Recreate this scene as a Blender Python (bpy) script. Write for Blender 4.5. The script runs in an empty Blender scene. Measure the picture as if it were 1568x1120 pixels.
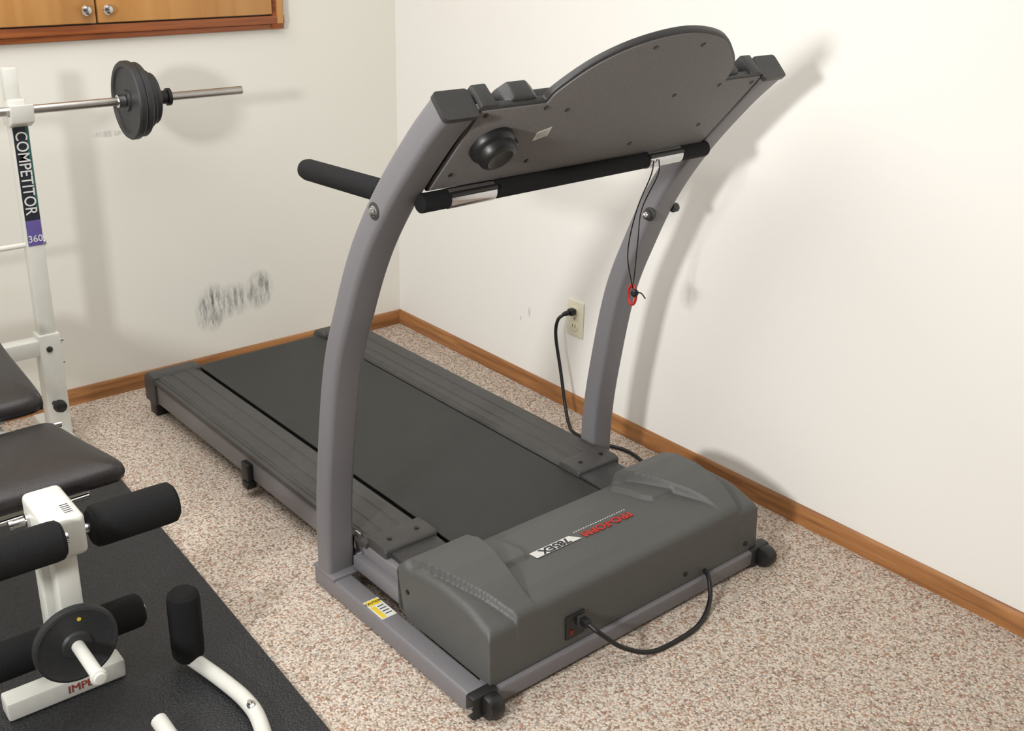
import bpy, bmesh, math
from mathutils import Vector, Matrix
scene=bpy.context.scene
COL=scene.collection
scene.view_settings.view_transform='Standard'
scene.view_settings.look='None'

# ------------------------------------------------------------ materials
def new_mat(name):
    m=bpy.data.materials.new(name);m.use_nodes=True
    nt=m.node_tree;b=nt.nodes['Principled BSDF'];return m,nt,b
def s2l(c): return tuple(((x/255)/12.92 if x/255<=.04045 else ((x/255+.055)/1.055)**2.4) for x in c)+(1,)
def paint(name,rgb,rough=.5,var=.08,scale=60,metal=0,bump=0,bscale=400,spec=.5,coord='Object',stretch=(1,1,1)):
    m,nt,b=new_mat(name);N=nt.nodes;L=nt.links
    tc=N.new('ShaderNodeTexCoord');mp=N.new('ShaderNodeMapping');mp.inputs['Scale'].default_value=stretch
    L.new(tc.outputs[coord],mp.inputs[0])
    no=N.new('ShaderNodeTexNoise');no.inputs['Scale'].default_value=scale;no.inputs['Detail'].default_value=4
    L.new(mp.outputs[0],no.inputs['Vector'])
    r=N.new('ShaderNodeValToRGB');c=s2l(rgb)
    r.color_ramp.elements[0].position=.3;r.color_ramp.elements[1].position=.7
    r.color_ramp.elements[0].color=tuple(x*(1-var) for x in c[:3])+(1,)
    r.color_ramp.elements[1].color=tuple(min(1,x*(1+var)) for x in c[:3])+(1,)
    L.new(no.outputs['Fac'],r.inputs[0]);L.new(r.outputs[0],b.inputs['Base Color'])
    b.inputs['Roughness'].default_value=rough;b.inputs['Metallic'].default_value=metal
    b.inputs['Specular IOR Level'].default_value=spec
    if bump>0:
        n2=N.new('ShaderNodeTexNoise');n2.inputs['Scale'].default_value=bscale;n2.inputs['Detail'].default_value=2
        L.new(mp.outputs[0],n2.inputs['Vector'])
        bp=N.new('ShaderNodeBump');bp.inputs['Strength'].default_value=bump;bp.inputs['Distance'].default_value=.002
        L.new(n2.outputs['Fac'],bp.inputs['Height']);L.new(bp.outputs[0],b.inputs['Normal'])
    return m
M={}
M['gray']=paint('gray_powder_paint',(116,114,117),.42,.05,300,bump=.15,bscale=900)
M['hood']=paint('hood_plastic',(82,83,81),.46,.12,500,bump=.2,bscale=700)
M['panel']=paint('panel_plastic',(112,109,108),.6,.2,420,bump=.2,bscale=600)
M['rail']=paint('rail_plastic',(66,65,64),.5,.1,40,bump=.1)
M['dark']=paint('dark_plastic',(52,52,52),.45,.1,80)
M['black']=paint('black_plastic',(26,26,26),.4,.1,80)
M['foam']=paint('black_foam',(27,27,28),.85,.15,200,bump=.4,bscale=350,spec=.25)
M['belt']=paint('belt_rubber',(37,38,37),.5,.1,14,bump=.15,bscale=900)
M['deckdark']=paint('deck_shadow_gap',(14,14,14),.7)
M['chrome']=paint('chrome',(205,205,205),.18,.03,20,metal=1)
M['steel']=paint('bar_steel',(200,198,195),.3,.06,30,metal=1)
M['white']=paint('white_enamel',(222,222,214),.35,.03,30)
M['iron']=paint('cast_iron',(44,45,47),.5,.12,60,bump=.3,bscale=120)
M['vinyl']=paint('black_vinyl',(36,33,33),.42,.1,60,bump=.3,bscale=260)
M['red']=paint('red_plastic',(180,38,28),.4)
M['darkred']=paint('dark_red_switch',(110,22,18),.4)
M['redink']=paint('red_ink',(165,62,50),.6)
M['label']=paint('white_label',(215,215,210),.5)
M['yellow']=paint('yellow_label',(225,195,50),.5)
M['purple']=paint('purple_label',(96,84,150),.5)
M['green']=paint('teal_label',(40,92,84),.5)
M['plate']=paint('ivory_outlet',(228,222,198),.35,.02)
M['blue']=paint('navy_ink',(30,35,45),.5)
M['cord']=paint('black_cord',(18,18,18),.45)

def mat_rubber():
    m,nt,b=new_mat('rubber_mat');N=nt.nodes;L=nt.links
    tc=N.new('ShaderNodeTexCoord')
    v=N.new('ShaderNodeTexVoronoi');v.inputs['Scale'].default_value=190;L.new(tc.outputs['Object'],v.inputs['Vector'])
    r=N.new('ShaderNodeValToRGB');r.color_ramp.elements[0].color=s2l((60,61,64));r.color_ramp.elements[1].color=s2l((36,37,39));r.color_ramp.elements[1].position=.6
    L.new(v.outputs['Distance'],r.inputs[0]);L.new(r.outputs[0],b.inputs['Base Color'])
    bp=N.new('ShaderNodeBump');bp.inputs['Strength'].default_value=.8;bp.inputs['Distance'].default_value=.002;bp.invert=True
    L.new(v.outputs['Distance'],bp.inputs['Height']);L.new(bp.outputs[0],b.inputs['Normal'])
    b.inputs['Roughness'].default_value=.5;return m
M['matt']=mat_rubber()

def mat_carpet():
    m,nt,b=new_mat('berber_carpet');N=nt.nodes;L=nt.links
    tc=N.new('ShaderNodeTexCoord')
    nz=N.new('ShaderNodeTexNoise');nz.inputs['Scale'].default_value=80;L.new(tc.outputs['Object'],nz.inputs['Vector'])
    mx=N.new('ShaderNodeVectorMath');mx.operation='MULTIPLY_ADD';mx.inputs[1].default_value=(.006,.006,0)
    L.new(nz.outputs['Color'],mx.inputs[0]);L.new(tc.outputs['Object'],mx.inputs[2])
    v=N.new('ShaderNodeTexVoronoi');v.inputs['Scale'].default_value=205;v.inputs['Randomness'].default_value=.85
    L.new(mx.outputs[0],v.inputs['Vector'])
    sep=N.new('ShaderNodeSeparateColor');L.new(v.outputs['Color'],sep.inputs[0])
    r=N.new('ShaderNodeValToRGB');r.color_ramp.interpolation='CONSTANT'
    stops=[(0,(154,134,120)),(.08,(188,148,126)),(.18,(200,182,165)),(.36,(220,208,194)),(.60,(229,218,204)),(.78,(213,201,187)),(.92,(176,168,160))]
    cr=r.color_ramp
    cr.elements[0].position=0;cr.elements[0].color=s2l(stops[0][1]);cr.elements[1].position=stops[1][0];cr.elements[1].color=s2l(stops[1][1])
    for p,c in stops[2:]:
        e=cr.elements.new(p);e.color=s2l(c)
    L.new(sep.outputs['Red'],r.inputs[0])
    r2=N.new('ShaderNodeValToRGB');r2.color_ramp.elements[0].color=(1,1,1,1);r2.color_ramp.elements[1].color=(.66,.64,.62,1);r2.color_ramp.elements[0].position=.35;r2.color_ramp.elements[1].position=.8
    L.new(v.outputs['Distance'],r2.inputs[0])
    mul=N.new('ShaderNodeMix');mul.data_type='RGBA';mul.blend_type='MULTIPLY';mul.inputs[0].default_value=1
    L.new(r.outputs[0],mul.inputs[6]);L.new(r2.outputs[0],mul.inputs[7])
    nb=N.new('ShaderNodeTexNoise');nb.inputs['Scale'].default_value=5;L.new(tc.outputs['Object'],nb.inputs['Vector'])
    r3=N.new('ShaderNodeValToRGB');r3.color_ramp.elements[0].color=(.93,.93,.93,1);r3.color_ramp.elements[1].color=(1,1,1,1)
    L.new(nb.outputs['Fac'],r3.inputs[0])
    mul2=N.new('ShaderNodeMix');mul2.data_type='RGBA';mul2.blend_type='MULTIPLY';mul2.inputs[0].default_value=1
    L.new(mul.outputs[2],mul2.inputs[6]);L.new(r3.outputs[0],mul2.inputs[7])
    L.new(mul2.outputs[2],b.inputs['Base Color'])
    bp=N.new('ShaderNodeBump');bp.inputs['Strength'].default_value=.55;bp.inputs['Distance'].default_value=.003;bp.invert=True
    L.new(v.outputs['Distance'],bp.inputs['Height']);L.new(bp.outputs[0],b.inputs['Normal'])
    b.inputs['Roughness'].default_value=.95;b.inputs['Specular IOR Level'].default_value=.1
    return m
M['carpet']=mat_carpet()

def mat_wood(name,c1,c2,c3,axis,scale=14,rough=.35):
    m,nt,b=new_mat(name);N=nt.nodes;L=nt.links
    tc=N.new('ShaderNodeTexCoord');mp=N.new('ShaderNodeMapping')
    st=[1,1,1];
    for i in range(3): st[i]=.06 if i==axis else 1.0
    mp.inputs['Scale'].default_value=st;L.new(tc.outputs['Object'],mp.inputs[0])
    no=N.new('ShaderNodeTexNoise');no.inputs['Scale'].default_value=scale*4;no.inputs['Detail'].default_value=6;no.inputs['Distortion'].default_value=.6
    L.new(mp.outputs[0],no.inputs['Vector'])
    r=N.new('ShaderNodeValToRGB');cr=r.color_ramp;cr.elements[0].position=.3;cr.elements[0].color=s2l(c1);cr.elements[1].position=.7;cr.elements[1].color=s2l(c3)
    e=cr.elements.new(.5);e.color=s2l(c2)
    L.new(no.outputs['Fac'],r.inputs[0]);L.new(r.outputs[0],b.inputs['Base Color']);b.inputs['Roughness'].default_value=rough
    return m
M['base_x']=mat_wood('oak_trim_x',(130,86,48),(158,108,64),(178,126,78),0)
M['base_y']=mat_wood('oak_trim_y',(130,86,48),(158,108,64),(178,126,78),1)
M['trimdark']=mat_wood('cherry_trim',(120,62,30),(148,82,42),(165,96,52),0)
M['door']=mat_wood('maple_door',(176,122,66),(196,142,82),(206,156,96),2,3)

def mat_wall(name,rgb,smudge=False):
    m,nt,b=new_mat(name);N=nt.nodes;L=nt.links
    tc=N.new('ShaderNodeTexCoord')
    no=N.new('ShaderNodeTexNoise');no.inputs['Scale'].default_value=3;no.inputs['Detail'].default_value=3;L.new(tc.outputs['Object'],no.inputs['Vector'])
    r=N.new('ShaderNodeValToRGB');c=s2l(rgb)
    r.color_ramp.elements[0].color=tuple(x*.975 for x in c[:3])+(1,);r.color_ramp.elements[1].color=c
    L.new(no.outputs['Fac'],r.inputs[0]);out=r.outputs[0]
    geo=N.new('ShaderNodeNewGeometry')
    sp=N.new('ShaderNodeSeparateXYZ');L.new(geo.outputs['Position'],sp.inputs[0])
    def math(op,a,bb=None,clamp=False):
        n=N.new('ShaderNodeMath');n.operation=op;n.use_clamp=clamp
        if isinstance(a,(int,float)): n.inputs[0].default_value=a
        else: L.new(a,n.inputs[0])
        if bb is not None:
            if isinstance(bb,(int,float)): n.inputs[1].default_value=bb
            else: L.new(bb,n.inputs[1])
        return n.outputs[0]
    def blob(cx,cz,hx,hz,ax='X',slope=0,k=3):
        dz=math('SUBTRACT',sp.outputs['Z'],cz)
        dx=math('SUBTRACT',sp.outputs[ax],cx)
        if slope: dz=math('SUBTRACT',dz,math('MULTIPLY',dx,slope))
        a=math('DIVIDE',dx,hx);d=math('DIVIDE',dz,hz)
        rr=math('SQRT',math('ADD',math('MULTIPLY',a,a),math('MULTIPLY',d,d)))
        return math('MULTIPLY',math('SUBTRACT',1,rr,True),k,True)
    def streak(sx,sz,rot,lo,hi,rough=.75):
        mp=N.new('ShaderNodeMapping');mp.inputs['Scale'].default_value=(sx,1,sz);mp.inputs['Rotation'].default_value=(0,rot,0)
        L.new(geo.outputs['Position'],mp.inputs[0])
        n2=N.new('ShaderNodeTexNoise');n2.inputs['Scale'].default_value=1;n2.inputs['Detail'].default_value=8;n2.inputs['Roughness'].default_value=rough
        L.new(mp.outputs[0],n2.inputs['Vector'])
        rr=N.new('ShaderNodeValToRGB');rr.color_ramp.elements[0].position=lo;rr.color_ramp.elements[0].color=(0,0,0,1);rr.color_ramp.elements[1].position=hi;rr.color_ramp.elements[1].color=(1,1,1,1)
        L.new(n2.outputs['Fac'],rr.inputs[0]);return rr.outputs[0]
    if smudge:
        s1=streak(80,13,.22,.40,.60)
        s0=streak(26,10,.2,.22,.55,.5)
        mk=math('MAXIMUM',blob(-.800,.232,.07,.095,'X',.2,1.8),math('MAXIMUM',math('MULTIPLY',blob(-.715,.245,.10,.070,'X',.1,1.6),.75),blob(-.615,.262,.065,.080,'X',.1,1.7)))
        mk2=blob(-1.10,.885,.06,.012,'X',0)
        f=math('MULTIPLY',math('MULTIPLY',math('MULTIPLY',s1,s0),mk),1.0,True)
        f2=math('MULTIPLY',math('MULTIPLY',s1,mk2),.35)
        f=math('MAXIMUM',f,f2)
        mx=N.new('ShaderNodeMix');mx.data_type='RGBA';L.new(f,mx.inputs[0]);L.new(out,mx.inputs[6]);mx.inputs[7].default_value=s2l((92,92,96));out=mx.outputs[2]
    else:
        mk=math('MAXIMUM',blob(-.795,.275,.008,.022,'Y',.6,2),blob(-.75,.24,.006,.010,'Y',0,2))
        f=math('MULTIPLY',mk,.3)
        mx=N.new('ShaderNodeMix');mx.data_type='RGBA';L.new(f,mx.inputs[0]);L.new(out,mx.inputs[6]);mx.inputs[7].default_value=s2l((120,120,125));out=mx.outputs[2]
    L.new(out,b.inputs['Base Color'])
    b.inputs['Roughness'].default_value=.75;b.inputs['Specular IOR Level'].default_value=.2
    n3=N.new('ShaderNodeTexNoise');n3.inputs['Scale'].default_value=90;L.new(tc.outputs['Object'],n3.inputs['Vector'])
    bp=N.new('ShaderNodeBump');bp.inputs['Strength'].default_value=.06;bp.inputs['Distance'].default_value=.003
    L.new(n3.outputs['Fac'],bp.inputs['Height']);L.new(bp.outputs[0],b.inputs['Normal'])
    return m
M['wall_back']=mat_wall('wall_paint_back',(237,235,226),True)
M['wall']=mat_wall('wall_paint',(235,233,228))
M['wall_far']=mat_wall('wall_far_low_bounce',(150,148,146))  # unseen front wall, greyed to cut bounce light on camera-facing surfaces
M['ceil']=mat_wall('ceiling_paint',(238,238,236))

# ------------------------------------------------------------ helpers
def finish(bm,name,mat,parent=None,smooth=40,bevel=0,seg=2):
    bmesh.ops.remove_doubles(bm,verts=bm.verts,dist=1e-6)
    bmesh.ops.recalc_face_normals(bm,faces=bm.faces)
    if bevel>0:
        es=[e for e in bm.edges if e.is_manifold and e.calc_face_angle(0)>math.radians(35)]
        bmesh.ops.bevel(bm,geom=es,offset=bevel,segments=seg,profile=.5,affect='EDGES',clamp_overlap=True)
    if smooth:
        for f in bm.faces:f.smooth=True
        for e in bm.edges:
            if e.is_manifold and e.calc_face_angle(0)>math.radians(smooth): e.smooth=False
    me=bpy.data.meshes.new(name);bm.to_mesh(me);bm.free()
    ob=bpy.data.objects.new(name,me);COL.objects.link(ob);me.materials.append(mat)
    if parent: ob.parent=parent
    return ob
def empty(name,loc=(0,0,0),rot=0):
    e=bpy.data.objects.new(name,None);e.empty_display_size=.1;COL.objects.link(e);e.location=loc;e.rotation_euler=(0,0,rot);return e
def box(name,lo,hi,mat,parent=None,bevel=.003,seg=2,rot=None):
    bm=bmesh.new();bmesh.ops.create_cube(bm,size=1)
    c=[(a+b)/2 for a,b in zip(lo,hi)];s=[abs(b-a) for a,b in zip(lo,hi)]
    bmesh.ops.scale(bm,vec=s,verts=bm.verts)
    if rot: bmesh.ops.rotate(bm,cent=(0,0,0),matrix=rot,verts=bm.verts)
    bmesh.ops.translate(bm,vec=c,verts=bm.verts)
    return finish(bm,name,mat,parent,bevel=bevel,seg=seg)
def frame_to(d):
    d=Vector(d).normalized();return d.to_track_quat('Z','Y').to_matrix()
def cyl(name,a,b,r,mat,parent=None,r2=None,seg=32,bevel=0,bseg=3):
    a=Vector(a);b=Vector(b);d=b-a
    bm=bmesh.new();bmesh.ops.create_cone(bm,cap_ends=True,segments=seg,radius1=r,radius2=r if r2 is None else r2,depth=d.length)
    bmesh.ops.rotate(bm,cent=(0,0,0),matrix=frame_to(d),verts=bm.verts)
    bmesh.ops.translate(bm,vec=(a+b)/2,verts=bm.verts)
    return finish(bm,name,mat,parent,bevel=bevel,seg=bseg)
def lathe(name,a,d,prof,mat,parent=None,seg=40):
    a=Vector(a);R=frame_to(d);bm=bmesh.new();rings=[]
    for r,h in prof:
        ring=[]
        for i in range(seg):
            t=2*math.pi*i/seg;ring.append(bm.verts.new(a+R@Vector((r*math.cos(t),r*math.sin(t),h))))
        rings.append(ring)
    for k in range(len(rings)-1):
        for i in range(seg):
            j=(i+1)%seg;bm.faces.new((rings[k][i],rings[k][j],rings[k+1][j],rings[k+1][i]))
    bm.faces.new(rings[0][::-1]);bm.faces.new(rings[-1])
    return finish(bm,name,mat,parent,smooth=35)
def catmull(P,n=8):
    P=[Vector(p) for p in P];Q=[P[0]*2-P[1]]+P+[P[-1]*2-P[-2]];out=[]
    for i in range(1,len(Q)-2):
        p0,p1,p2,p3=Q[i-1:i+3]
        for k in range(n):
            t=k/n;out.append(.5*((2*p1)+(p2-p0)*t+(2*p0-5*p1+4*p2-p3)*t*t+(3*p1-p0-3*p2+p3)*t**3))
    out.append(P[-1]);return out
def tube(name,P,r,mat,parent=None,smooth=True,seg=14,n=8):
    pts=catmull(P,n) if smooth else [Vector(p) for p in P]
    bm=bmesh.new();rings=[];up=None
    for i,p in enumerate(pts):
        t=(pts[min(i+1,len(pts)-1)]-pts[max(i-1,0)]).normalized()
        if up is None:
            up=Vector((0,0,1)) if abs(t.z)<.9 else Vector((1,0,0))
        s=t.cross(up).normalized();up=s.cross(t).normalized()
        rings.append([bm.verts.new(p+s*r*math.cos(2*math.pi*k/seg)+up*r*math.sin(2*math.pi*k/seg)) for k in range(seg)])
    for k in range(len(rings)-1):
        for i in range(seg):
            j=(i+1)%seg;bm.faces.new((rings[k][i],rings[k][j],rings[k+1][j],rings[k+1][i]))
    bm.faces.new(rings[0][::-1]);bm.faces.new(rings[-1])
    return finish(bm,name,mat,parent)
def prism(name,pts,vec,mat,parent=None,bevel=.002,seg=2,smooth=40):
    bm=bmesh.new();v1=[bm.verts.new(p) for p in pts];v2=[bm.verts.new(Vector(p)+Vector(vec)) for p in pts];n=len(pts)
    bm.faces.new(v1);bm.faces.new(v2[::-1])
    for i in range(n):
        j=(i+1)%n;bm.faces.new((v1[i],v2[i],v2[j],v1[j]))
    return finish(bm,name,mat,parent,bevel=bevel,seg=seg,smooth=smooth)
def text(name,body,size,mat,parent,mat4,ext=.0004,bold=0,align='CENTER',sx=1):
    cu=bpy.data.curves.new(name,'FONT');cu.body=body;cu.size=size;cu.extrude=ext;cu.align_x=align;cu.align_y='CENTER';cu.offset=bold
    ob=bpy.data.objects.new(name,cu);COL.objects.link(ob);cu.materials.append(mat);ob.parent=parent
    ob.matrix_local=mat4@Matrix.Diagonal((sx,1,1,1));return ob
def basis(o,x,y):
    x=Vector(x).normalized();y=Vector(y).normalized();z=x.cross(y)
    m=Matrix((x,y,z)).transposed().to_4x4();m.translation=Vector(o);return m

# ------------------------------------------------------------ room
RX,RY,RZ=-4.3,-6.0,2.4
box('floor',(RX-.1,RY-.1,-.1),(.1,.1,0),M['carpet'],bevel=0)
box('ceiling',(RX-.1,RY-.1,RZ),(.1,.1,RZ+.1),M['ceil'],bevel=0)
box('wall_back',(RX-.1,0,0),(.1,.1,RZ),M['wall_back'],bevel=0)
box('wall_right',(0,RY,0),(.1,0,RZ),M['wall'],bevel=0)
box('wall_left',(RX-.1,RY,0),(RX,0,RZ),M['wall'],bevel=0)
box('wall_front',(RX-.1,RY-.1,0),(.1,RY,RZ),M['wall_far'],bevel=0)
HB=.056
def baseboard(name,prof_dir,a,b,mat):
    a=Vector(a);b=Vector(b);n=Vector(prof_dir)
    pr=[(0,0),(.011,0),(.011,HB-.014),(.009,HB-.005),(.005,HB),(0,HB)]
    pts=[a+n*x+Vector((0,0,z)) for x,z in pr]
    prism(name,pts,b-a,mat,bevel=0,smooth=50)
baseboard('baseboard_back',(0,-1,0),(RX,0,0),(0,0,0),M['base_x'])
baseboard('baseboard_right',(-1,0,0),(0,RY,0),(0,0,0),M['base_y'])
baseboard('baseboard_left',(1,0,0),(RX,RY,0),(RX,0,0),M['base_y'])
baseboard('baseboard_front',(0,1,0),(RX,RY,0),(0,RY,0),M['base_x'])

# wall cabinet
cab=empty('wall_cabinet',(0,0,0))
xr=-.47;xl=-1.72;zb=1.18;zt=1.98
box('trim_bottom',(xl,-.022,zb),(xr,0,zb+.018),M['trimdark'],cab)
box('trim_bottom_inner',(xl+.04,-.03,zb+.018),(xr,0,zb+.045),M['trimdark'],cab,bevel=.002)
box('trim_right',(xr-.045,-.026,zb+.0),(xr,0,zt),M['trimdark'],cab)
box('trim_right_face',(xr-.028,-.032,zb+.018),(xr-.004,0,zt),M['door'],cab)
box('trim_left',(xl,-.026,zb),(xl+.045,0,zt),M['trimdark'],cab)
box('trim_top',(xl,-.026,zt-.045),(xr,0,zt),M['trimdark'],cab)
box('door_leaf_a',(-1.107,-.04,zb+.05),(xr-.05,0,zt-.05),M['door'],cab,bevel=.004)
box('door_leaf_b',(xl+.05,-.04,zb+.05),(-1.113,0,zt-.05),M['door'],cab,bevel=.004)
for i,x in enumerate((-1.145,-1.08)):
    lathe('knob_%d'%i,(x,-.04,zb+.09),(0,-1,0),[(.006,0),(.006,.008),(.014,.013),(.016,.019),(.012,.025),(.004,.028)],M['chrome'],cab)

# outlet
out=empty('wall_outlet',(0,-.99,0))
box('cover_plate',(-.006,-.0755,.263),(0,0,.383),M['plate'],out,bevel=.003)
for i,z in enumerate((.297,.349)):
    lathe('receptacle_%d'%i,(-.006,-.0378,z),(-1,0,0),[(.017,0),(.017,.002),(.015,.003)],M['plate'],out)
    if i==0:
        for dy in(-.006,.006): box('slot_%d%d'%(i,int(dy*1e3)),(-.0098,-.0378+dy-.001,z-.004),(-.0088,-.0378+dy+.001,z+.006),M['dark'],out,bevel=0)
cyl('cover_screw',(-.006,-.0378,.323),(-.0075,-.0378,.323),.003,M['chrome'],out)

# ------------------------------------------------------------ treadmill
TR=empty('treadmill',(-1.2162,-.2295,0),.0173)
def L3(u,v,w): return Vector((u,-v,w))
def tbox(name,u,v,w,mat,bevel=.003,seg=2):
    return box(name,(u[0],-v[1],w[0]),(u[1],-v[0],w[1]),mat,TR,bevel,seg)
W=.957
tbox('base_tube_left',(0,.052),(1.165,1.775),(.004,.052),M['gray'],.007,3)
tbox('base_tube_right',(W-.052,W),(1.165,1.775),(.004,.052),M['gray'],.007,3)
tbox('base_tube_front',(.04,W-.04),(1.745,1.795),(.008,.05),M['gray'],.006,3)
for i,u in enumerate((.028,W-.028)):
    sgn=-1 if i==0 else 1
    tbox('corner_cap_%d'%i,(u-.033,u+.035),(1.770,1.798),(.002,.056),M['black'],.006)
    lathe('transport_wheel_%d'%i,L3(u-.010,1.806,.028),(1,0,0),[(.012,0),(.024,.002),(.027,.008),(.027,.030),(.024,.036),(.012,.038)],M['black'],TR)
    cyl('wheel_bolt_%d'%i,L3(u+sgn*.028,1.788,.026),L3(u+sgn*.042,1.788,.026),.007,M['chrome'],TR)
rear=[(1.178,.052),(1.181,.2),(1.198,.357),(1.243,.602),(1.309,.778),(1.380,.925),(1.472,1.058),(1.58,1.181),(1.656,1.254)]
def sweep(name,path,u0,u1,th,mat,r=.013,cut=None):
    pts=catmull([Vector((p[0],p[1],0)) for p in path],10)
    bm=bmesh.new();rings=[]
    for i,p in enumerate(pts):
        t=(pts[min(i+1,len(pts)-1)]-pts[max(i-1,0)]).normalized();n=Vector((t.y,-t.x,0))
        ring=[]
        for (cu,cn,a0) in ((u1-r,th-r,0),(u0+r,th-r,90),(u0+r,r,180),(u1-r,r,270)):
            for k in range(5):
                a=math.radians(a0+k*22.5);uu=cu+r*math.cos(a);nn=cn+r*math.sin(a)
                q=p+n*nn;ring.append(bm.verts.new(L3(uu,q.x,q.y)))
        rings.append(ring)
    m=len(rings[0])
    for k in range(len(rings)-1):
        for i in range(m):
            j=(i+1)%m;bm.faces.new((rings[k][i],rings[k][j],rings[k+1][j],rings[k+1][i]))
    bm.faces.new(rings[0][::-1]);bm.faces.new(rings[-1])
    return finish(bm,name,mat,TR,smooth=50)
TH=.058
for nm,u0,u1 in(('left',0,.075),('right',W-.075,W)):
    sweep('upright_'+nm,rear,u0,u1,TH,M['gray'],r=.012)
    sweep('upright_cap_'+nm,[(1.656,1.254),(1.664,1.2615)],u0-.0015,u1+.0015,TH+.002,M['dark'],r=.009)
tbox('foot_plate_left',(-.002,.08),(1.165,1.26),(.048,.058),M['gray'],.003)
tbox('foot_plate_right',(W-.08,W+.002),(1.165,1.26),(.048,.058),M['gray'],.003)
def bolt(name,a,d,r=.012):
    d=Vector(d)
    lathe(name,a,d,[(r*1.15,-.001),(r*1.15,.002),(r*.9,.003),(r*.85,.007),(r*.55,.009),(r*.5,.0092)],M['chrome'],TR,24)
bolt('bolt_left',L3(0,1.472,1.008),(-1,0,0),.010)
lathe('bolt_grommet_left',L3(0,1.472,1.008),(-1,0,0),[(.018,-.001),(.018,.001),(.015,.002)],M['dark'],TR)
lathe('knob_right_inner',L3(W-.075,1.395,.845),(-1,0,0),[(.018,-.001),(.018,.004),(.012,.006),(.012,.016),(.008,.018)],M['dark'],TR)
bolt('knob_right_bolt',L3(W-.075-.017,1.395,.845),(-1,0,0),.007)
cyl('knob_right_outer',L3(W,1.40,.85),L3(W+.018,1.40,.85),.012,M['dark'],TR,bevel=.003)
for nm,u in(('left',.037),('right',W-.037)):
    lathe('handlebar_'+nm,L3(u,1.45,1.038),(0,1,-.03),[(.018,-.0),(.0235,.01),(.0235,.285),(.021,.298),(.012,.305)],M['foam'],TR)
# crossbar
BZ=1.027
cyl('crossbar',L3(.060,1.538,BZ),L3(W-.060,1.538,BZ+.008),.0195,M['foam'],TR,bevel=.004)
for i,(a,b) in enumerate(((.125,.24),(.69,.80))):
    za=BZ+.008*(a-.07)/.82
    cyl('pulse_grip_%d'%i,L3(a,1.538,za),L3(b,1.538,za+.001),.0208,M['chrome'],TR,bevel=.001)
    d=Vector((-.0,-.86,.51))*.0178
    tube('grip_split_%d'%i,[L3(a-.0005,1.538,za)+d,L3(b+.0005,1.538,za+.001)+d],.0066,M['black'],TR,False)
# ---- console
O=L3(0,1.698,1.225);E=Vector((0,-.669,.743));Nn=Vector((0,-.743,-.669))
def C3(u,s,n=0): return O+Vector((u,0,0))+E*s+Nn*n
dome=[(.237,.002),(.245,.034),(.300,.100),(.385,.146),(.500,.166),(.615,.144),(.695,.092),(.742,.045),(.757,.002)]
dd=[(p.x,p.y) for p in catmull([Vector((a,b,0)) for a,b in dome],5)]
SB=-.240
outl=[(.078,SB),(W-.076,SB),(W-.076,.002)]+dd[::-1]+[(.078,.002)]
def offset(poly,d):
    res=[];n=len(poly)
    for i,p in enumerate(poly):
        a=Vector(poly[i-1]);b=Vector(p);c=Vector(poly[(i+1)%n])
        n1=(b-a).normalized();n2=(c-b).normalized()
        k=Vector((n1.y+n2.y,-(n1.x+n2.x)));k=k.normalized()/max(.5,math.cos(n1.angle(n2,0)/2)) if k.length>1e-6 else Vector((0,0))
        q=b+k*d;res.append((q.x,q.y))
    return res
prism('console_rim',[C3(u,s,-.002) for u,s in offset(outl,.001)],-Nn*.014,M['dark'],TR,bevel=.003,seg=3)
prism('console_housing',[C3(u,s,-.010) for u,s in((.078,SB+.01),(W-.076,SB+.01),(W-.076,-.022),(.078,-.022))],-Nn*.044,M['dark'],TR,bevel=.008,seg=3)
inn=offset(outl,-.005)
prism('console_back_panel',[C3(u,s,-.004) for u,s in inn],Nn*.005,M['panel'],TR,bevel=.0012)
prism('console_front_panel',[C3(u,s,-.050) for u,s in((.10,SB+.03),(W-.10,SB+.03),(W-.10,-.035),(.10,-.035))],-Nn*.008,M['rail'],TR,bevel=.002)
prism('console_dome_fascia',[C3(u,s,-.012) for u,s in offset([(.237,-.02),(.757,-.02)]+dd[::-1],-.016)],-Nn*.008,M['rail'],TR,bevel=.002)
prism('display_screen',[C3(u,s,-.0185) for u,s in((.36,.01),(.62,.01),(.62,.09),(.36,.09))],-Nn*.003,M['black'],TR,bevel=.001)
for i in range(6):
    prism('console_button_%d'%i,[C3(u,s,-.0565) for u,s in((.34+i*.05,-.10),(.37+i*.05,-.10),(.37+i*.05,-.08),(.34+i*.05,-.08))],-Nn*.004,M['label'],TR,bevel=.001)
for nm,f in(('l',lambda u:u),('r',lambda u:W-u)):
    pr=[(.082,-.03),(.122,-.03),(.119,.008),(.084,.008)]
    prism('end_block_'+nm,[C3(f(u),s,-.004) for u,s in pr],-Nn*.050,M['dark'],TR,bevel=.003)
    pr=[(.140,-.03),(.238,-.03),(.234,-.008),(.208,.012),(.162,.012),(.146,-.008)]
    prism('holder_block_'+nm,[C3(f(u),s,-.010) for u,s in pr],-Nn*.040,M['dark'],TR,bevel=.004)
for i,(u,s) in enumerate([(.10,.0-.014),(.245,-.014),(.31,-.03),(.615,-.03),(.43,.130),(.57,.125),(.80,-.155),(.60,-.185),(.30,-.185),(.11,-.19),(.86,-.02),(.745,-.014)]):
    lathe('panel_screw_%d'%i,C3(u,s,.001),Nn,[(.0052,0),(.0052,.0015),(.002,.002)],M['black'],TR,14)
kc=C3(.162,-.104,0)
lathe('fan_housing',kc,Nn,[(.047,0),(.047,.010),(.044,.016),(.040,.020),(.039,.032),(.035,.038),(.027,.041),(.023,.039),(.006,.039)],M['black'],TR,48)
prism('fan_notch',[C3(.198,-.122,.002),C3(.218,-.118,.002),C3(.218,-.094,.002),C3(.198,-.086,.002)],Nn*.016,M['black'],TR,bevel=.003)
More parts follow.
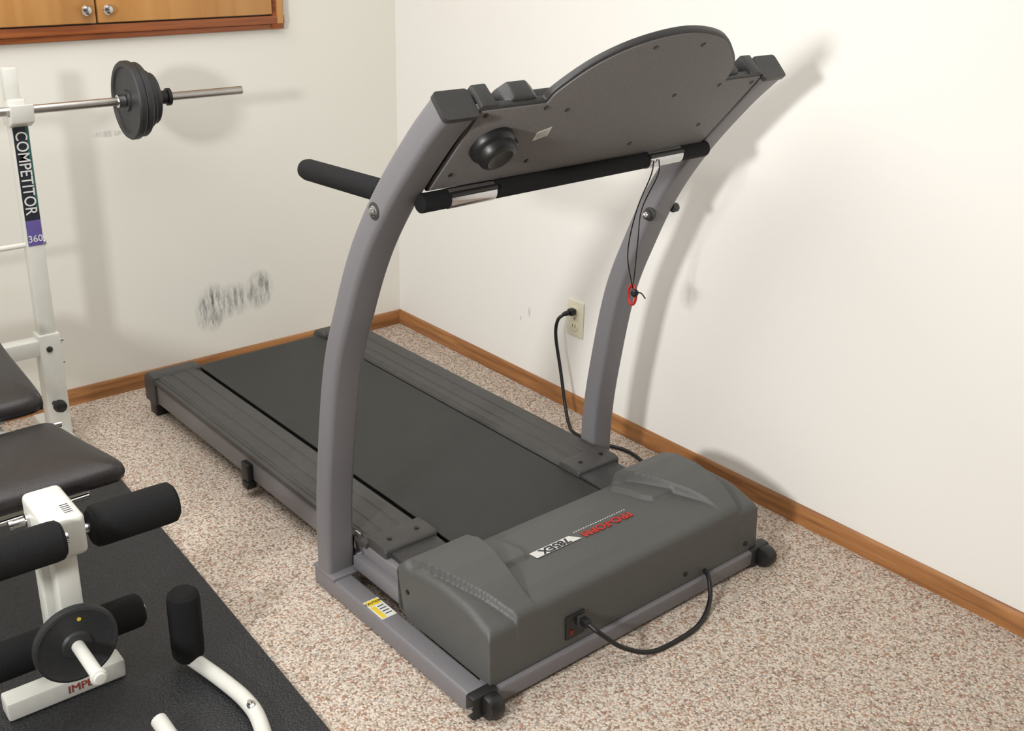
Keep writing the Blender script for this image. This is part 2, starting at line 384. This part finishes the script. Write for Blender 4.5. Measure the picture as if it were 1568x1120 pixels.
rt=Matrix.Rotation(math.radians(20),3,Nn)
SC=(.288,-.098)
prism('serial_sticker',[C3(*SC,.001)+rt@(Vector((a,0,0))+E*b) for a,b in[(-.020,-.013),(.014,-.013),(.020,.013),(-.014,.013)]],Nn*.0006,M['label'],TR,bevel=0)
for k in range(4):
    prism('sticker_line_%d'%k,[C3(*SC,.0014)+rt@(Vector((a,0,0))+E*b) for a,b in((-.014,-.009+k*.005),(.012,-.009+k*.005),(.012,-.0075+k*.005),(-.014,-.0075+k*.005))],Nn*.0004,M['panel'],TR,bevel=0)

# ---- deck
ZR=.142
def rail(nm,u0,u1,flip):
    w=u1-u0
    prof=[(0,.055),(0,ZR-.014),(.005,ZR-.004)]
    g=.0022
    xs=[.012,.046,.052,.096,.102,w-.016]
    for i in range(0,6,2):
        prof+=[(xs[i],ZR-g),(xs[i]+.002,ZR),(xs[i+1]-.002,ZR),(xs[i+1],ZR-g)]
    prof+=[(w-.004,ZR-.006),(w,ZR-.012),(w,.055)]
    pts=[L3((u0+x) if not flip else (u1-x),.045,z) for x,z in prof]
    prism('foot_rail_'+nm,pts,L3(0,1.235,0),M['rail'],TR,bevel=0,smooth=25)
    o=u0 if not flip else u1
    s=1 if not flip else -1
    lo,hi=sorted((o-s*.004,o+s*.03))
    tbox('side_frame_'+nm,(lo,hi),(.05,1.42),(.052,ZR-.018),M['gray'],.004)
    lo,hi=sorted((o-s*.010,o+s*.035))
    tbox('side_lip_'+nm,(lo,hi),(.04,1.28),(ZR-.022,ZR-.006),M['rail'],.003)
    lo,hi=sorted((o-s*.012,o+s*(w+.008)))
    pr=[(-.030,.045),(-.034,.10),(-.028,.130),(-.012,.145),(.040,.147),(.048,.141),(.048,.045)]
    prism('end_cap_'+nm,[L3(lo,v,z) for v,z in pr],(hi-lo,0,0),M['rail'],TR,bevel=.006,seg=3)
    lo,hi=sorted((o-s*.004,o+s*.05))
    tbox('rear_foot_'+nm,(lo,hi),(-.02,.03),(0.001,.05),M['black'],.004)
    lo,hi=sorted((o+s*.0,o+s*(w+.004)))
    pr=[(1.27,.10),(1.27,.148),(1.30,.151),(1.345,.148),(1.352,.142),(1.352,.10)]
    prism('front_rail_cap_'+nm,[L3(lo,v,z) for v,z in pr],(hi-lo,0,0),M['rail'],TR,bevel=.004)
    for k,x in enumerate((.035,.115)):
        lathe('rail_screw_%s_%d'%(nm,k),L3(o+s*x,1.315,.1505),(0,0,1),[(.006,0),(.006,.002),(.003,.0025)],M['black'],TR,16)
    lo,hi=sorted((o+s*.015,o+s*(w)))
    pr=[(1.345,.08),(1.345,.138),(1.40,.134),(1.48,.128),(1.48,.08)]
    prism('inner_shroud_'+nm,[L3(lo,v,z) for v,z in pr],(hi-lo,0,0),M['dark'],TR,bevel=.005)
rail('left',.088,.236,False)
rail('right',.720,.868,True)
tbox('deck_board',(.10,.856),(.02,1.5),(.085,.118),M['deckdark'],.002)
prof=[(1.50,.134),(.02,.134)]
for k in range(1,9):
    a=math.radians(90+k*22.5);prof.append((.02+.030*math.cos(a),.104+.030*math.sin(a)))
prof+=[(1.50,.074),(1.50,.078),(.02,.078)]
for k in range(7,0,-1):
    a=math.radians(90+k*22.5);prof.append((.02+.026*math.cos(a),.104+.026*math.sin(a)))
prof+=[(.02,.130),(1.50,.130)]
prism('running_belt',[L3(.248,v,z) for v,z in prof],(.460,0,0),M['belt'],TR,bevel=0,smooth=30)
cyl('rear_roller',L3(.24,.02,.104),L3(.716,.02,.104),.0255,M['steel'],TR)
tbox('hinge_bracket',(.066,.084),(.66,.70),(.035,.105),M['black'],.003)
tbox('hinge_foot',(.060,.090),(.672,.705),(.032,.050),M['black'],.003)
tbox('motor_frame_left',(.060,.090),(1.25,1.60),(.062,.098),M['gray'],.004)
tbox('motor_frame_right',(W-.090,W-.060),(1.25,1.60),(.062,.098),M['gray'],.004)
prism('lift_latch',[L3(.079,v,z) for v,z in((1.232,.150),(1.252,.150),(1.262,.105),(1.285,.075),(1.283,.055),(1.262,.055),(1.243,.088),(1.226,.10))],(.005,0,0),M['chrome'],TR,bevel=.001)
cyl('latch_pin',L3(.072,1.25,.088),L3(.10,1.25,.088),.011,M['steel'],TR,bevel=.002)
cyl('latch_pin_dark',L3(.066,1.25,.088),L3(.074,1.25,.088),.006,M['black'],TR)

# ---- motor hood
U0,U1,V0,V1=.052,.925,1.448,1.778
def lerp(tab,x):
    if x<=tab[0][0]: return tab[0][1]
    for (a,b),(c,d) in zip(tab,tab[1:]):
        if x<=c: return b+(d-b)*(x-a)/(c-a)
    return tab[-1][1]
def sm(a,b,x):
    t=min(1,max(0,(x-a)/(b-a)));return t*t*(3-2*t)
def hood_z(u,v):
    uc=min(u-U0,U1-u)
    base=lerp([(1.448,.148),(1.50,.168),(1.56,.184),(1.64,.195),(1.72,.198),(1.778,.190)],v)
    podz=lerp([(1.448,.178),(1.475,.198),(1.52,.213),(1.60,.221),(1.68,.218),(1.74,.208),(1.778,.196)],v)
    edge=.185-.055*sm(1.50,1.78,v)
    pod=1-sm(edge-.005,edge+.005,uc)
    pod_h=max(podz-base,.006)*(1-.7*sm(1.70,1.775,v))
    z=base+pod_h*pod
    t=min(1,max(0,(v-1.46)/.31))
    ridge=.016+.060*t*t
    sh=1-sm(ridge-.004,ridge+.002,uc)
    z-=sh*.017*sm(1.465,1.50,v)
    if 1.50<v<1.68:
        q=sm(edge-.002,edge+.004,uc)*(1-sm(.235,.245,uc+.10*max(0,v-1.60)*3))*(1-sm(1.625,1.64,v));z+=q*.011
    return z
def gridpts(a,b,n,r,k=7):
    e=[r*(1-math.cos(math.pi/2*i/k)) for i in range(k)]
    mid=[a+r+(b-a-2*r)*i/n for i in range(n+1)]
    return [a+x for x in e]+mid+[b-x for x in e[::-1]]
us=gridpts(U0,U1,300,.018);vs=gridpts(V0,V1,100,.018)
bm=bmesh.new();G=[]
rr_=.018
def drop(d): return rr_-math.sqrt(max(0,rr_*rr_-(rr_-min(d,rr_))**2))
for v in vs:
    row=[]
    for u in us:
        z=hood_z(u,v)
        du=min(u-U0,U1-u);dv=V1-v;drear=v-V0
        dz=math.hypot(drop(du),drop(dv));dz=max(dz,drop(drear)*.8)
        row.append(bm.verts.new(L3(u,v,z-min(dz,rr_))))
    G.append(row)
for i in range(len(vs)-1):
    for j in range(len(us)-1):
        bm.faces.new((G[i][j],G[i][j+1],G[i+1][j+1],G[i+1][j]))
ring=[G[0][j] for j in range(len(us))]+[G[i][-1] for i in range(1,len(vs))]+[G[-1][j] for j in range(len(us)-2,-1,-1)]+[G[i][0] for i in range(len(vs)-2,0,-1)]
low=[]
for w in ring:
    x,y=w.co.x,-w.co.y
    z0=.052 if y>1.5 else .052+(1.5-y)*.3
    yy=y+(.006 if y>V1-.005 else 0)+(.022*(1) if y<V0+.004 else 0)
    low.append(bm.verts.new(L3(x,yy,z0)))
for i in range(len(ring)):
    j=(i+1)%len(ring);bm.faces.new((ring[i],ring[j],low[j],low[i]))
hood=finish(bm,'motor_hood',M['hood'],TR,smooth=50)
tbox('hood_underside',(.07,.905),(1.47,1.765),(.054,.075),M['deckdark'],.002)
tilt=Vector((0,-(1.66-1.61),hood_z(.45,1.66)-hood_z(.45,1.61))).normalized()
zL=hood_z(.45,1.636)+.0012
prism('model_label',[L3(u,1.636,zL)+tilt*s for u,s in((.296,-.014),(.418,-.014),(.434,.014),(.296,.014))],(0,0,.0006),M['label'],TR,bevel=0)
text('model_label_text','785EX',.032,M['blue'],TR,basis(L3(.362,1.636,zL+.0012),(-1,0,0),tilt),.0003,.0010)
text('brand_text','PRO-FORM',.033,M['red'],TR,basis(L3(.525,1.640,zL+.0005),(-1,0,0),tilt),.0004,.0012,sx=.98)
for k in range(22):
    u=.44+k*.008
    tbox('label_dash_%d'%k,(u,u+.0035),(1.614,1.6165),(hood_z(.5,1.615)-.0005,hood_z(.5,1.615)+.0010),M['label'],0)
tbox('power_inlet',(.262,.318),(1.780,1.7865),(.070,.128),M['black'],.002)
tbox('inlet_switch',(.272,.282),(1.786,1.789),(.080,.092),M['darkred'],.001)
tbox('inlet_socket',(.292,.314),(1.786,1.794),(.098,.122),M['dark'],.001)
tbox('inlet_plug',(.294,.312),(1.79,1.815),(.101,.119),M['black'],.004)
for i,(u,z) in enumerate(((.655,.078),(.88,.075))):
    lathe('hood_screw_%d'%i,L3(u,1.783,z),(0,-1,0),[(.006,0),(.006,.002),(.003,.003)],M['black'],TR,14)
lathe('hood_side_screw',L3(U0,1.49,.125),(-1,0,0),[(.006,0),(.006,.002),(.003,.003)],M['black'],TR,14)
tube('power_cord_front',[L3(.303,1.812,.110),L3(.315,1.84,.095),L3(.37,1.86,.045),L3(.45,1.875,.008),L3(.56,1.88,.007),L3(.63,1.865,.007),L3(.69,1.835,.02),L3(.715,1.808,.052),L3(.725,1.785,.060),L3(.728,1.76,.060)],.0055,M['cord'],TR)
tbox('caution_label',(.006,.046),(1.375,1.455),(.0518,.0526),M['label'],0)
tbox('caution_yellow',(.009,.043),(1.378,1.398),(.0524,.0531),M['yellow'],0)
tbox('caution_yellow_b',(.009,.020),(1.402,1.452),(.0524,.0531),M['yellow'],0)
for k in range(4): tbox('caution_line_%d'%k,(.024,.041),(1.406+k*.011,1.409+k*.011),(.0524,.0531),M['dark'],0)
text('caution_text','CAUTION',.010,M['black'],TR,basis(L3(.026,1.388,.0533),(1,0,0),(0,1,0)),.0002,.0002)
# safety key on cord
tube('safety_cord_a',[L3(.695,1.562,1.035),L3(.688,1.562,1.0),L3(.715,1.50,.90),L3(.770,1.43,.77),L3(.828,1.40,.66)],.0016,M['cord'],TR)
tube('safety_cord_b',[L3(.712,1.562,1.035),L3(.712,1.562,1.0),L3(.745,1.49,.90),L3(.815,1.42,.80),L3(.832,1.40,.70),L3(.828,1.40,.66)],.0016,M['cord'],TR)
kp=L3(.828,1.40,.642)
ringp=[kp+Vector((0,.013*math.cos(a),.026*math.sin(a))) for a in [2*math.pi*i/16 for i in range(17)]]
tube('safety_key_ring',ringp,.0038,M['red'],TR,True,10,2)
lathe('safety_key_clip',kp+Vector((-.0,-.010,.010)),(-1,-.5,0),[(.007,0),(.010,.004),(.010,.010),(.005,.014)],M['black'],TR)
tube('clip_tail',[kp+Vector((0,-.01,.01)),kp+Vector((.0,-.03,.012)),kp+Vector((0,-.045,.002))],.0018,M['cord'],TR)

pc=empty('power_cable',(0,0,0))
box('plug_body',(-.034,-1.040,.338),(-.0095,-1.016,.360),M['cord'],pc,bevel=.006,seg=3)
lathe('plug_boot',(-.034,-1.028,.349),(-1,.35,-.2),[(.009,0),(.008,.012),(.0055,.022)],M['cord'],pc)
tube('cable',[(-.05,-1.022,.345),(-.066,-1.012,.325),(-.070,-1.01,.27),(-.075,-1.045,.16),(-.085,-1.085,.05),(-.10,-1.12,.008),(-.13,-1.18,.007),(-.12,-1.27,.007),(-.085,-1.36,.007),(-.10,-1.45,.007),(-.16,-1.53,.007)],.0055,M['cord'],pc)

# ------------------------------------------------------------ exercise mat
prism('exercise_mat',[Vector((x,y,.0005)) for x,y in [(-1.385,-.60),(-1.455,-2.35),(-2.9,-2.35),(-2.9,-.60)]],(0,0,.008),M['matt'],bevel=.002)

# ------------------------------------------------------------ barbell rack + bench
BN=empty('weight_bench',(0,0,0))
XC=-1.785
def post(x,nm):
    y=-.25
    box('rack_sleeve_'+nm,(x-.032,y-.03,.03),(x+.032,y+.03,.365),M['white'],BN,bevel=.006)
    box('rack_post_'+nm,(x-.024,y-.022,.35),(x+.024,y+.022,1.06),M['white'],BN,bevel=.005)
    box('rack_post_tip_'+nm,(x-.024,y-.018,1.05),(x+.014,y+.018,1.145),M['white'],BN,bevel=.005)
    box('rack_foot_'+nm,(x-.03,y-.2,.001),(x+.03,y+.17,.035),M['white'],BN,bevel=.005)
    prism('cradle_'+nm,[(x-.031,y+a,z) for a,z in((.024,.985),(-.03,.985),(-.062,1.0),(-.075,1.05),(-.062,1.05),(-.050,1.0165),(.0,1.0165),(.024,1.02))],(.062,0,0),M['white'],BN,bevel=.003)
    for k,z in enumerate((.42,.50,.56)):
        cyl('post_hole_%s_%d'%(nm,k),(x+.0235,y,z),(x+.0246,y,z),.006,M['black'],BN)
    for k,(dz,dy) in enumerate(((.335,-.012),(.26,.0))):
        lathe('post_bolt_%s_%d'%(nm,k),(x+.031,y+dy,dz),(1,0,0),[(.010,0),(.010,.004),(.006,.006),(.006,.012)],M['chrome'],BN,18)
    lathe('post_bolt_front_'+nm,(x-.005,y-.03,.32),(0,-1,0),[(.009,0),(.009,.004),(.005,.006)],M['dark'],BN,18)
post(-1.44,'right');post(-2.13,'left')
lx=-1.44;ly=-.2725
box('post_label_black',(lx-.021,ly-.0008,.71),(lx+.021,ly,.988),M['blue'],BN,bevel=0)
box('post_label_teal',(lx+.013,ly-.0012,.75),(lx+.021,ly-.0006,.988),M['green'],BN,bevel=0)
box('post_label_purple',(lx-.021,ly-.0014,.640),(lx+.021,ly-.0002,.715),M['purple'],BN,bevel=0)
text('post_label_text','COMPETITOR',.046,M['label'],BN,basis((lx-.002,ly-.0022,.852),(0,0,-1),(1,0,0)),.0003,.0002,sx=.84)
text('post_label_number','360',.028,M['label'],BN,basis((lx,ly-.0022,.660),(1,0,0),(0,0,1)),.0003,.0002)
box('rack_crossbar',(-2.11,-.275,.300),(-1.46,-.225,.350),M['white'],BN,bevel=.005)
cyl('rack_rod',(-2.13,-.262,.640),(-1.405,-.248,.640),.008,M['white'],BN)
lathe('rack_rod_nut',(-1.416,-.25,.640),(1,0,0),[(.011,0),(.011,.006),(.006,.010)],M['chrome'],BN)
lathe('sleeve_knob',(-1.452,-.28,.145),(.2,-1,0),[(.008,0),(.008,.02),(.018,.024),(.020,.034),(.016,.046),(.008,.05)],M['black'],BN)
box('bench_spine',(XC-.025,-1.42,.375),(XC+.025,-.27,.425),M['white'],BN,bevel=.005)
box('rear_strut',(XC-.025,-.28,.31),(XC+.025,-.23,.42),M['white'],BN,bevel=.005)
XL=XC-.025
box('front_leg',(XL-.024,-1.45,.03),(XL+.024,-1.40,.43),M['white'],BN,bevel=.005)
box('front_foot',(XL-.130,-1.468,.0095),(XL+.112,-1.418,.052),M['white'],BN,bevel=.005)
text('foot_label','IMPEX',.026,M['redink'],BN,basis((XL+.024,-1.4692,.031),(1,0,0),(0,0,1)),.0003,.0)
def cushion(name,outline,z0,z1,parent,r=.02,dome=.012):
    bm=bmesh.new()
    pts=catmull([Vector((x,y,0)) for x,y in outline+[outline[0]]],6)[:-1]
    n=len(pts);c=sum(pts,Vector())/n
    rings=[]
    levels=[(-r*.9,z0),(-r*.25,z0+r*.3),(0,z0+r),(0,z1-r*1.1),(-r*.25,z1-r*.4),(-r,z1)]
    for off,z in levels:
        ring=[]
        for p in pts:
            d=(p-c);q=c+d*(1+off/d.length);ring.append(bm.verts.new((q.x,q.y,z)))
        rings.append(ring)
    for f,zz in((.75,dome*.5),(.5,dome*.8),(.25,dome)):
        ring=[]
        for p in pts:
            d=(p-c);q=c+d*(1-r/d.length)*f;ring.append(bm.verts.new((q.x,q.y,z1+zz)))
        rings.append(ring)
    for k in range(len(rings)-1):
        for i in range(n):
            j=(i+1)%n;bm.faces.new((rings[k][i],rings[k][j],rings[k+1][j],rings[k+1][i]))
    bm.faces.new(rings[0][::-1]);bm.faces.new(rings[-1])
    return finish(bm,name,M['vinyl'],parent,smooth=60)
def rnd(x0,x1,y0,y1,r,x0b=None,x1b=None):
    x0b=x0 if x0b is None else x0b;x1b=x1 if x1b is None else x1b
    return [(x0+r,y0),((x0+x1)/2,y0),(x1-r,y0),(x1-r*.25,y0+r*.25),(x1,y0+r),((x1+x1b)/2,(y0+y1)/2),(x1b,y1-r),(x1b-r*.25,y1-r*.25),(x1b-r,y1),((x0b+x1b)/2,y1),(x0b+r,y1),(x0b+r*.25,y1-r*.25),(x0b,y1-r),((x0+x0b)/2,(y0+y1)/2),(x0,y0+r),(x0+r*.25,y0+r*.25)]
cushion('seat_cushion',rnd(XC-.170,XC+.170,-1.375,-1.055,.035,XC-.12,XC+.12),.412,.455,BN,.018)
cushion('back_cushion',rnd(XC-.12,XC+.12,-1.015,-.33,.05,XC-.15,XC+.15),.450,.495,BN,.018)
box('seat_bracket',(XC-.10,-1.33,.385),(XC+.10,-1.10,.414),M['white'],BN,bevel=.003)
box('back_bracket',(XC-.04,-.95,.42),(XC+.04,-.35,.453),M['white'],BN,bevel=.003)
tube('seat_hinge_rod',[(XC-.14,-1.035,.425),(XC+.14,-1.035,.425)],.007,M['chrome'],BN,False)
tube('seat_frame_rod',[(XC-.10,-1.37,.40),(XC+.085,-1.37,.405)],.006,M['chrome'],BN,False)
# leg developer
box('lever_head',(XL-.030,-1.555,.385),(XL+.046,-1.40,.472),M['white'],BN,bevel=.012,seg=3)
box('lever_tube',(XL-.020,-1.545,.14),(XL+.024,-1.500,.40),M['white'],BN,bevel=.005)
box('lever_sticker',(XL+.012,-1.535,.4722),(XL+.034,-1.49,.4730),M['label'],BN,bevel=0)
for k in range(5): box('lever_sticker_line_%d'%k,(XL+.015,-1.532+k*.008,.4728),(XL+.031,-1.529+k*.008,.4733),M['dark'],BN,bevel=0)
lathe('lever_pivot_bolt',(XL-.030,-1.44,.43),(-1,0,0),[(.014,0),(.014,.006),(.008,.008),(.008,.03),(.010,.03),(.010,.038)],M['chrome'],BN)
def roller(nm,x0,x1,y,z,r=.046):
    L_=x1-x0
    lathe('foam_roller_'+nm,(x0,y,z),(1,0,0),[(.012,0),(r*.8,.001),(r*.97,.008),(r,.02),(r,L_-.02),(r*.97,L_-.008),(r*.8,L_-.001),(.012,L_)],M['foam'],BN,48)
roller('top_right',XL+.066,XL+.243,-1.50,.407,.043)
roller('top_left',XL-.23,XL-.008,-1.585,.452,.039)
roller('low_right',XL+.028,XL+.150,-1.50,.183,.036)
roller('low_left',XL-.18,XL-.028,-1.50,.180,.038)
cyl('roller_bar_top',(XL+.0,-1.50,.407),(XL+.248,-1.50,.407),.011,M['chrome'],BN)
cyl('roller_bar_left',(XL-.235,-1.585,.452),(XL-.0,-1.585,.452),.011,M['chrome'],BN)
cyl('roller_bar_low',(XL-.185,-1.50,.181),(XL+.155,-1.50,.181),.011,M['chrome'],BN)
pcn=(XL-.012,-1.575,.220)
lathe('small_weight_plate',pcn,(0,-1,0),[(.014,0),(.075,0),(.081,.003),(.082,.010),(.080,.018),(.075,.020),(.070,.017),(.030,.017),(.026,.022),(.014,.022)],M['iron'],BN,56)
cyl('weight_peg',(pcn[0],-1.54,pcn[2]),(pcn[0],-1.72,pcn[2]),.0125,M['white'],BN,bevel=.003)
lathe('plate_rivet',(pcn[0]+.01,-1.592,pcn[2]+.055),(0,-1,0),[(.004,0),(.004,.001)],M['yellow'],BN,14)
lathe('peg_washer',(pcn[0],-1.705,pcn[2]),(0,-1,0),[(.0135,0),(.016,.002),(.016,.008),(.0135,.010)],M['white'],BN)
# curl lever resting on the mat (bench attachment)
tube('curl_tube',[(-1.576,-1.52,.032),(-1.566,-1.555,.029),(-1.550,-1.63,.027),(-1.540,-1.71,.027),(-1.545,-1.78,.027),(-1.575,-1.87,.027),(-1.63,-1.93,.027),(-1.69,-1.89,.027),(-1.708,-1.79,.035),(-1.715,-1.69,.052)],.0165,M['white'],BN)
lathe('curl_foam_grip',(-1.576,-1.515,.03),(0,.0,1),[(.012,0),(.028,.001),(.034,.012),(.035,.03),(.0355,.145),(.033,.160),(.025,.168),(.010,.170)],M['foam'],BN,40)
lathe('curl_bolt',(-1.545,-1.75,.042),(-.3,0,1),[(.009,0),(.009,.004),(.005,.006),(.005,.012)],M['chrome'],BN,18)

# ------------------------------------------------------------ barbell
BB=empty('barbell',(0,0,0))
yb=-.285;zb_=1.0305
cyl('bar',(-2.62,yb,zb_),(-.77,yb,zb_),.0125,M['steel'],BB)
for sgn,xc in((1,-1.12),(-1,-2.45)):
    def X(o): return xc+sgn*o
    d=(sgn,0,0);t='r' if sgn>0 else 'l'
    lathe('inner_collar_'+t,(X(-.045),yb,zb_),d,[(.013,0),(.019,.002),(.019,.022),(.013,.024)],M['chrome'],BB,24)
    def plate(nm,o,r,w):
        lathe('weight_plate_%s_%s'%(nm,t),(X(o),yb,zb_),d,[(.0135,0),(.030,.0),(.032,w*.25),(r*.82,w*.25),(r*.86,0),(r*.97,.0),(r,w*.2),(r,w*.8),(r*.97,w),(r*.86,w),(r*.82,w*.75),(.032,w*.75),(.030,w),(.0135,w)],M['iron'],BB,56)
    plate('a',-.020,.114,.024);plate('b',.006,.108,.020);plate('c',.028,.086,.018);plate('d',.048,.075,.016)
    lathe('spin_collar_'+t,(X(.064),yb,zb_),d,[(.014,0),(.034,.001),(.034,.010),(.020,.014),(.020,.040),(.026,.042),(.026,.052),(.014,.054)],M['black'],BB,24)

# ------------------------------------------------------------ lights
def area(name,loc,target,size,power,col=(1,1,1),sy=None,spread=None):
    l=bpy.data.lights.new(name,'AREA');l.energy=power;l.size=size;l.color=col
    if sy: l.shape='RECTANGLE';l.size_y=sy
    if spread: l.spread=math.radians(spread)
    o=bpy.data.objects.new(name,l);COL.objects.link(o);o.location=loc
    o.rotation_euler=(Vector(target)-Vector(loc)).to_track_quat('-Z','Y').to_euler();return o
area('flash_lamp',(-4.0,-2.85,1.75),(0,-2.0,.8),.34,31,(1,.99,.975),spread=100)
area('ceiling_fill',(-2.0,-1.3,2.37),(-2.0,-1.3,0),2.2,48,(1,.997,.99))  # added overhead fill standing in for ambient room bounce, not a fixture
w=bpy.data.worlds.new('world');scene.world=w;w.use_nodes=True
w.node_tree.nodes['Background'].inputs[0].default_value=(.9,.95,1,1);w.node_tree.nodes['Background'].inputs[1].default_value=.3

# ------------------------------------------------------------ camera
f_,th,ps,ro=1666.0068,.3545,.6673,.0104
F=Vector((math.sin(ps)*math.cos(th),math.cos(ps)*math.cos(th),-math.sin(th)))
R=Vector((math.cos(ps),-math.sin(ps),0));U=R.cross(F)
R2=R*math.cos(ro)+U*math.sin(ro);U2=-R*math.sin(ro)+U*math.cos(ro)
cd=bpy.data.cameras.new('camera');cam=bpy.data.objects.new('camera',cd);COL.objects.link(cam)
mm=Matrix((R2,U2,-F)).transposed().to_4x4();mm.translation=Vector((-2.2957,-3.4443,1.55));cam.matrix_world=mm
cd.sensor_width=36;cd.sensor_fit='HORIZONTAL';cd.lens=f_/1568*36
cd.shift_x=46.72/1568;cd.shift_y=-73.5/1568;cd.clip_start=.02
scene.camera=cam
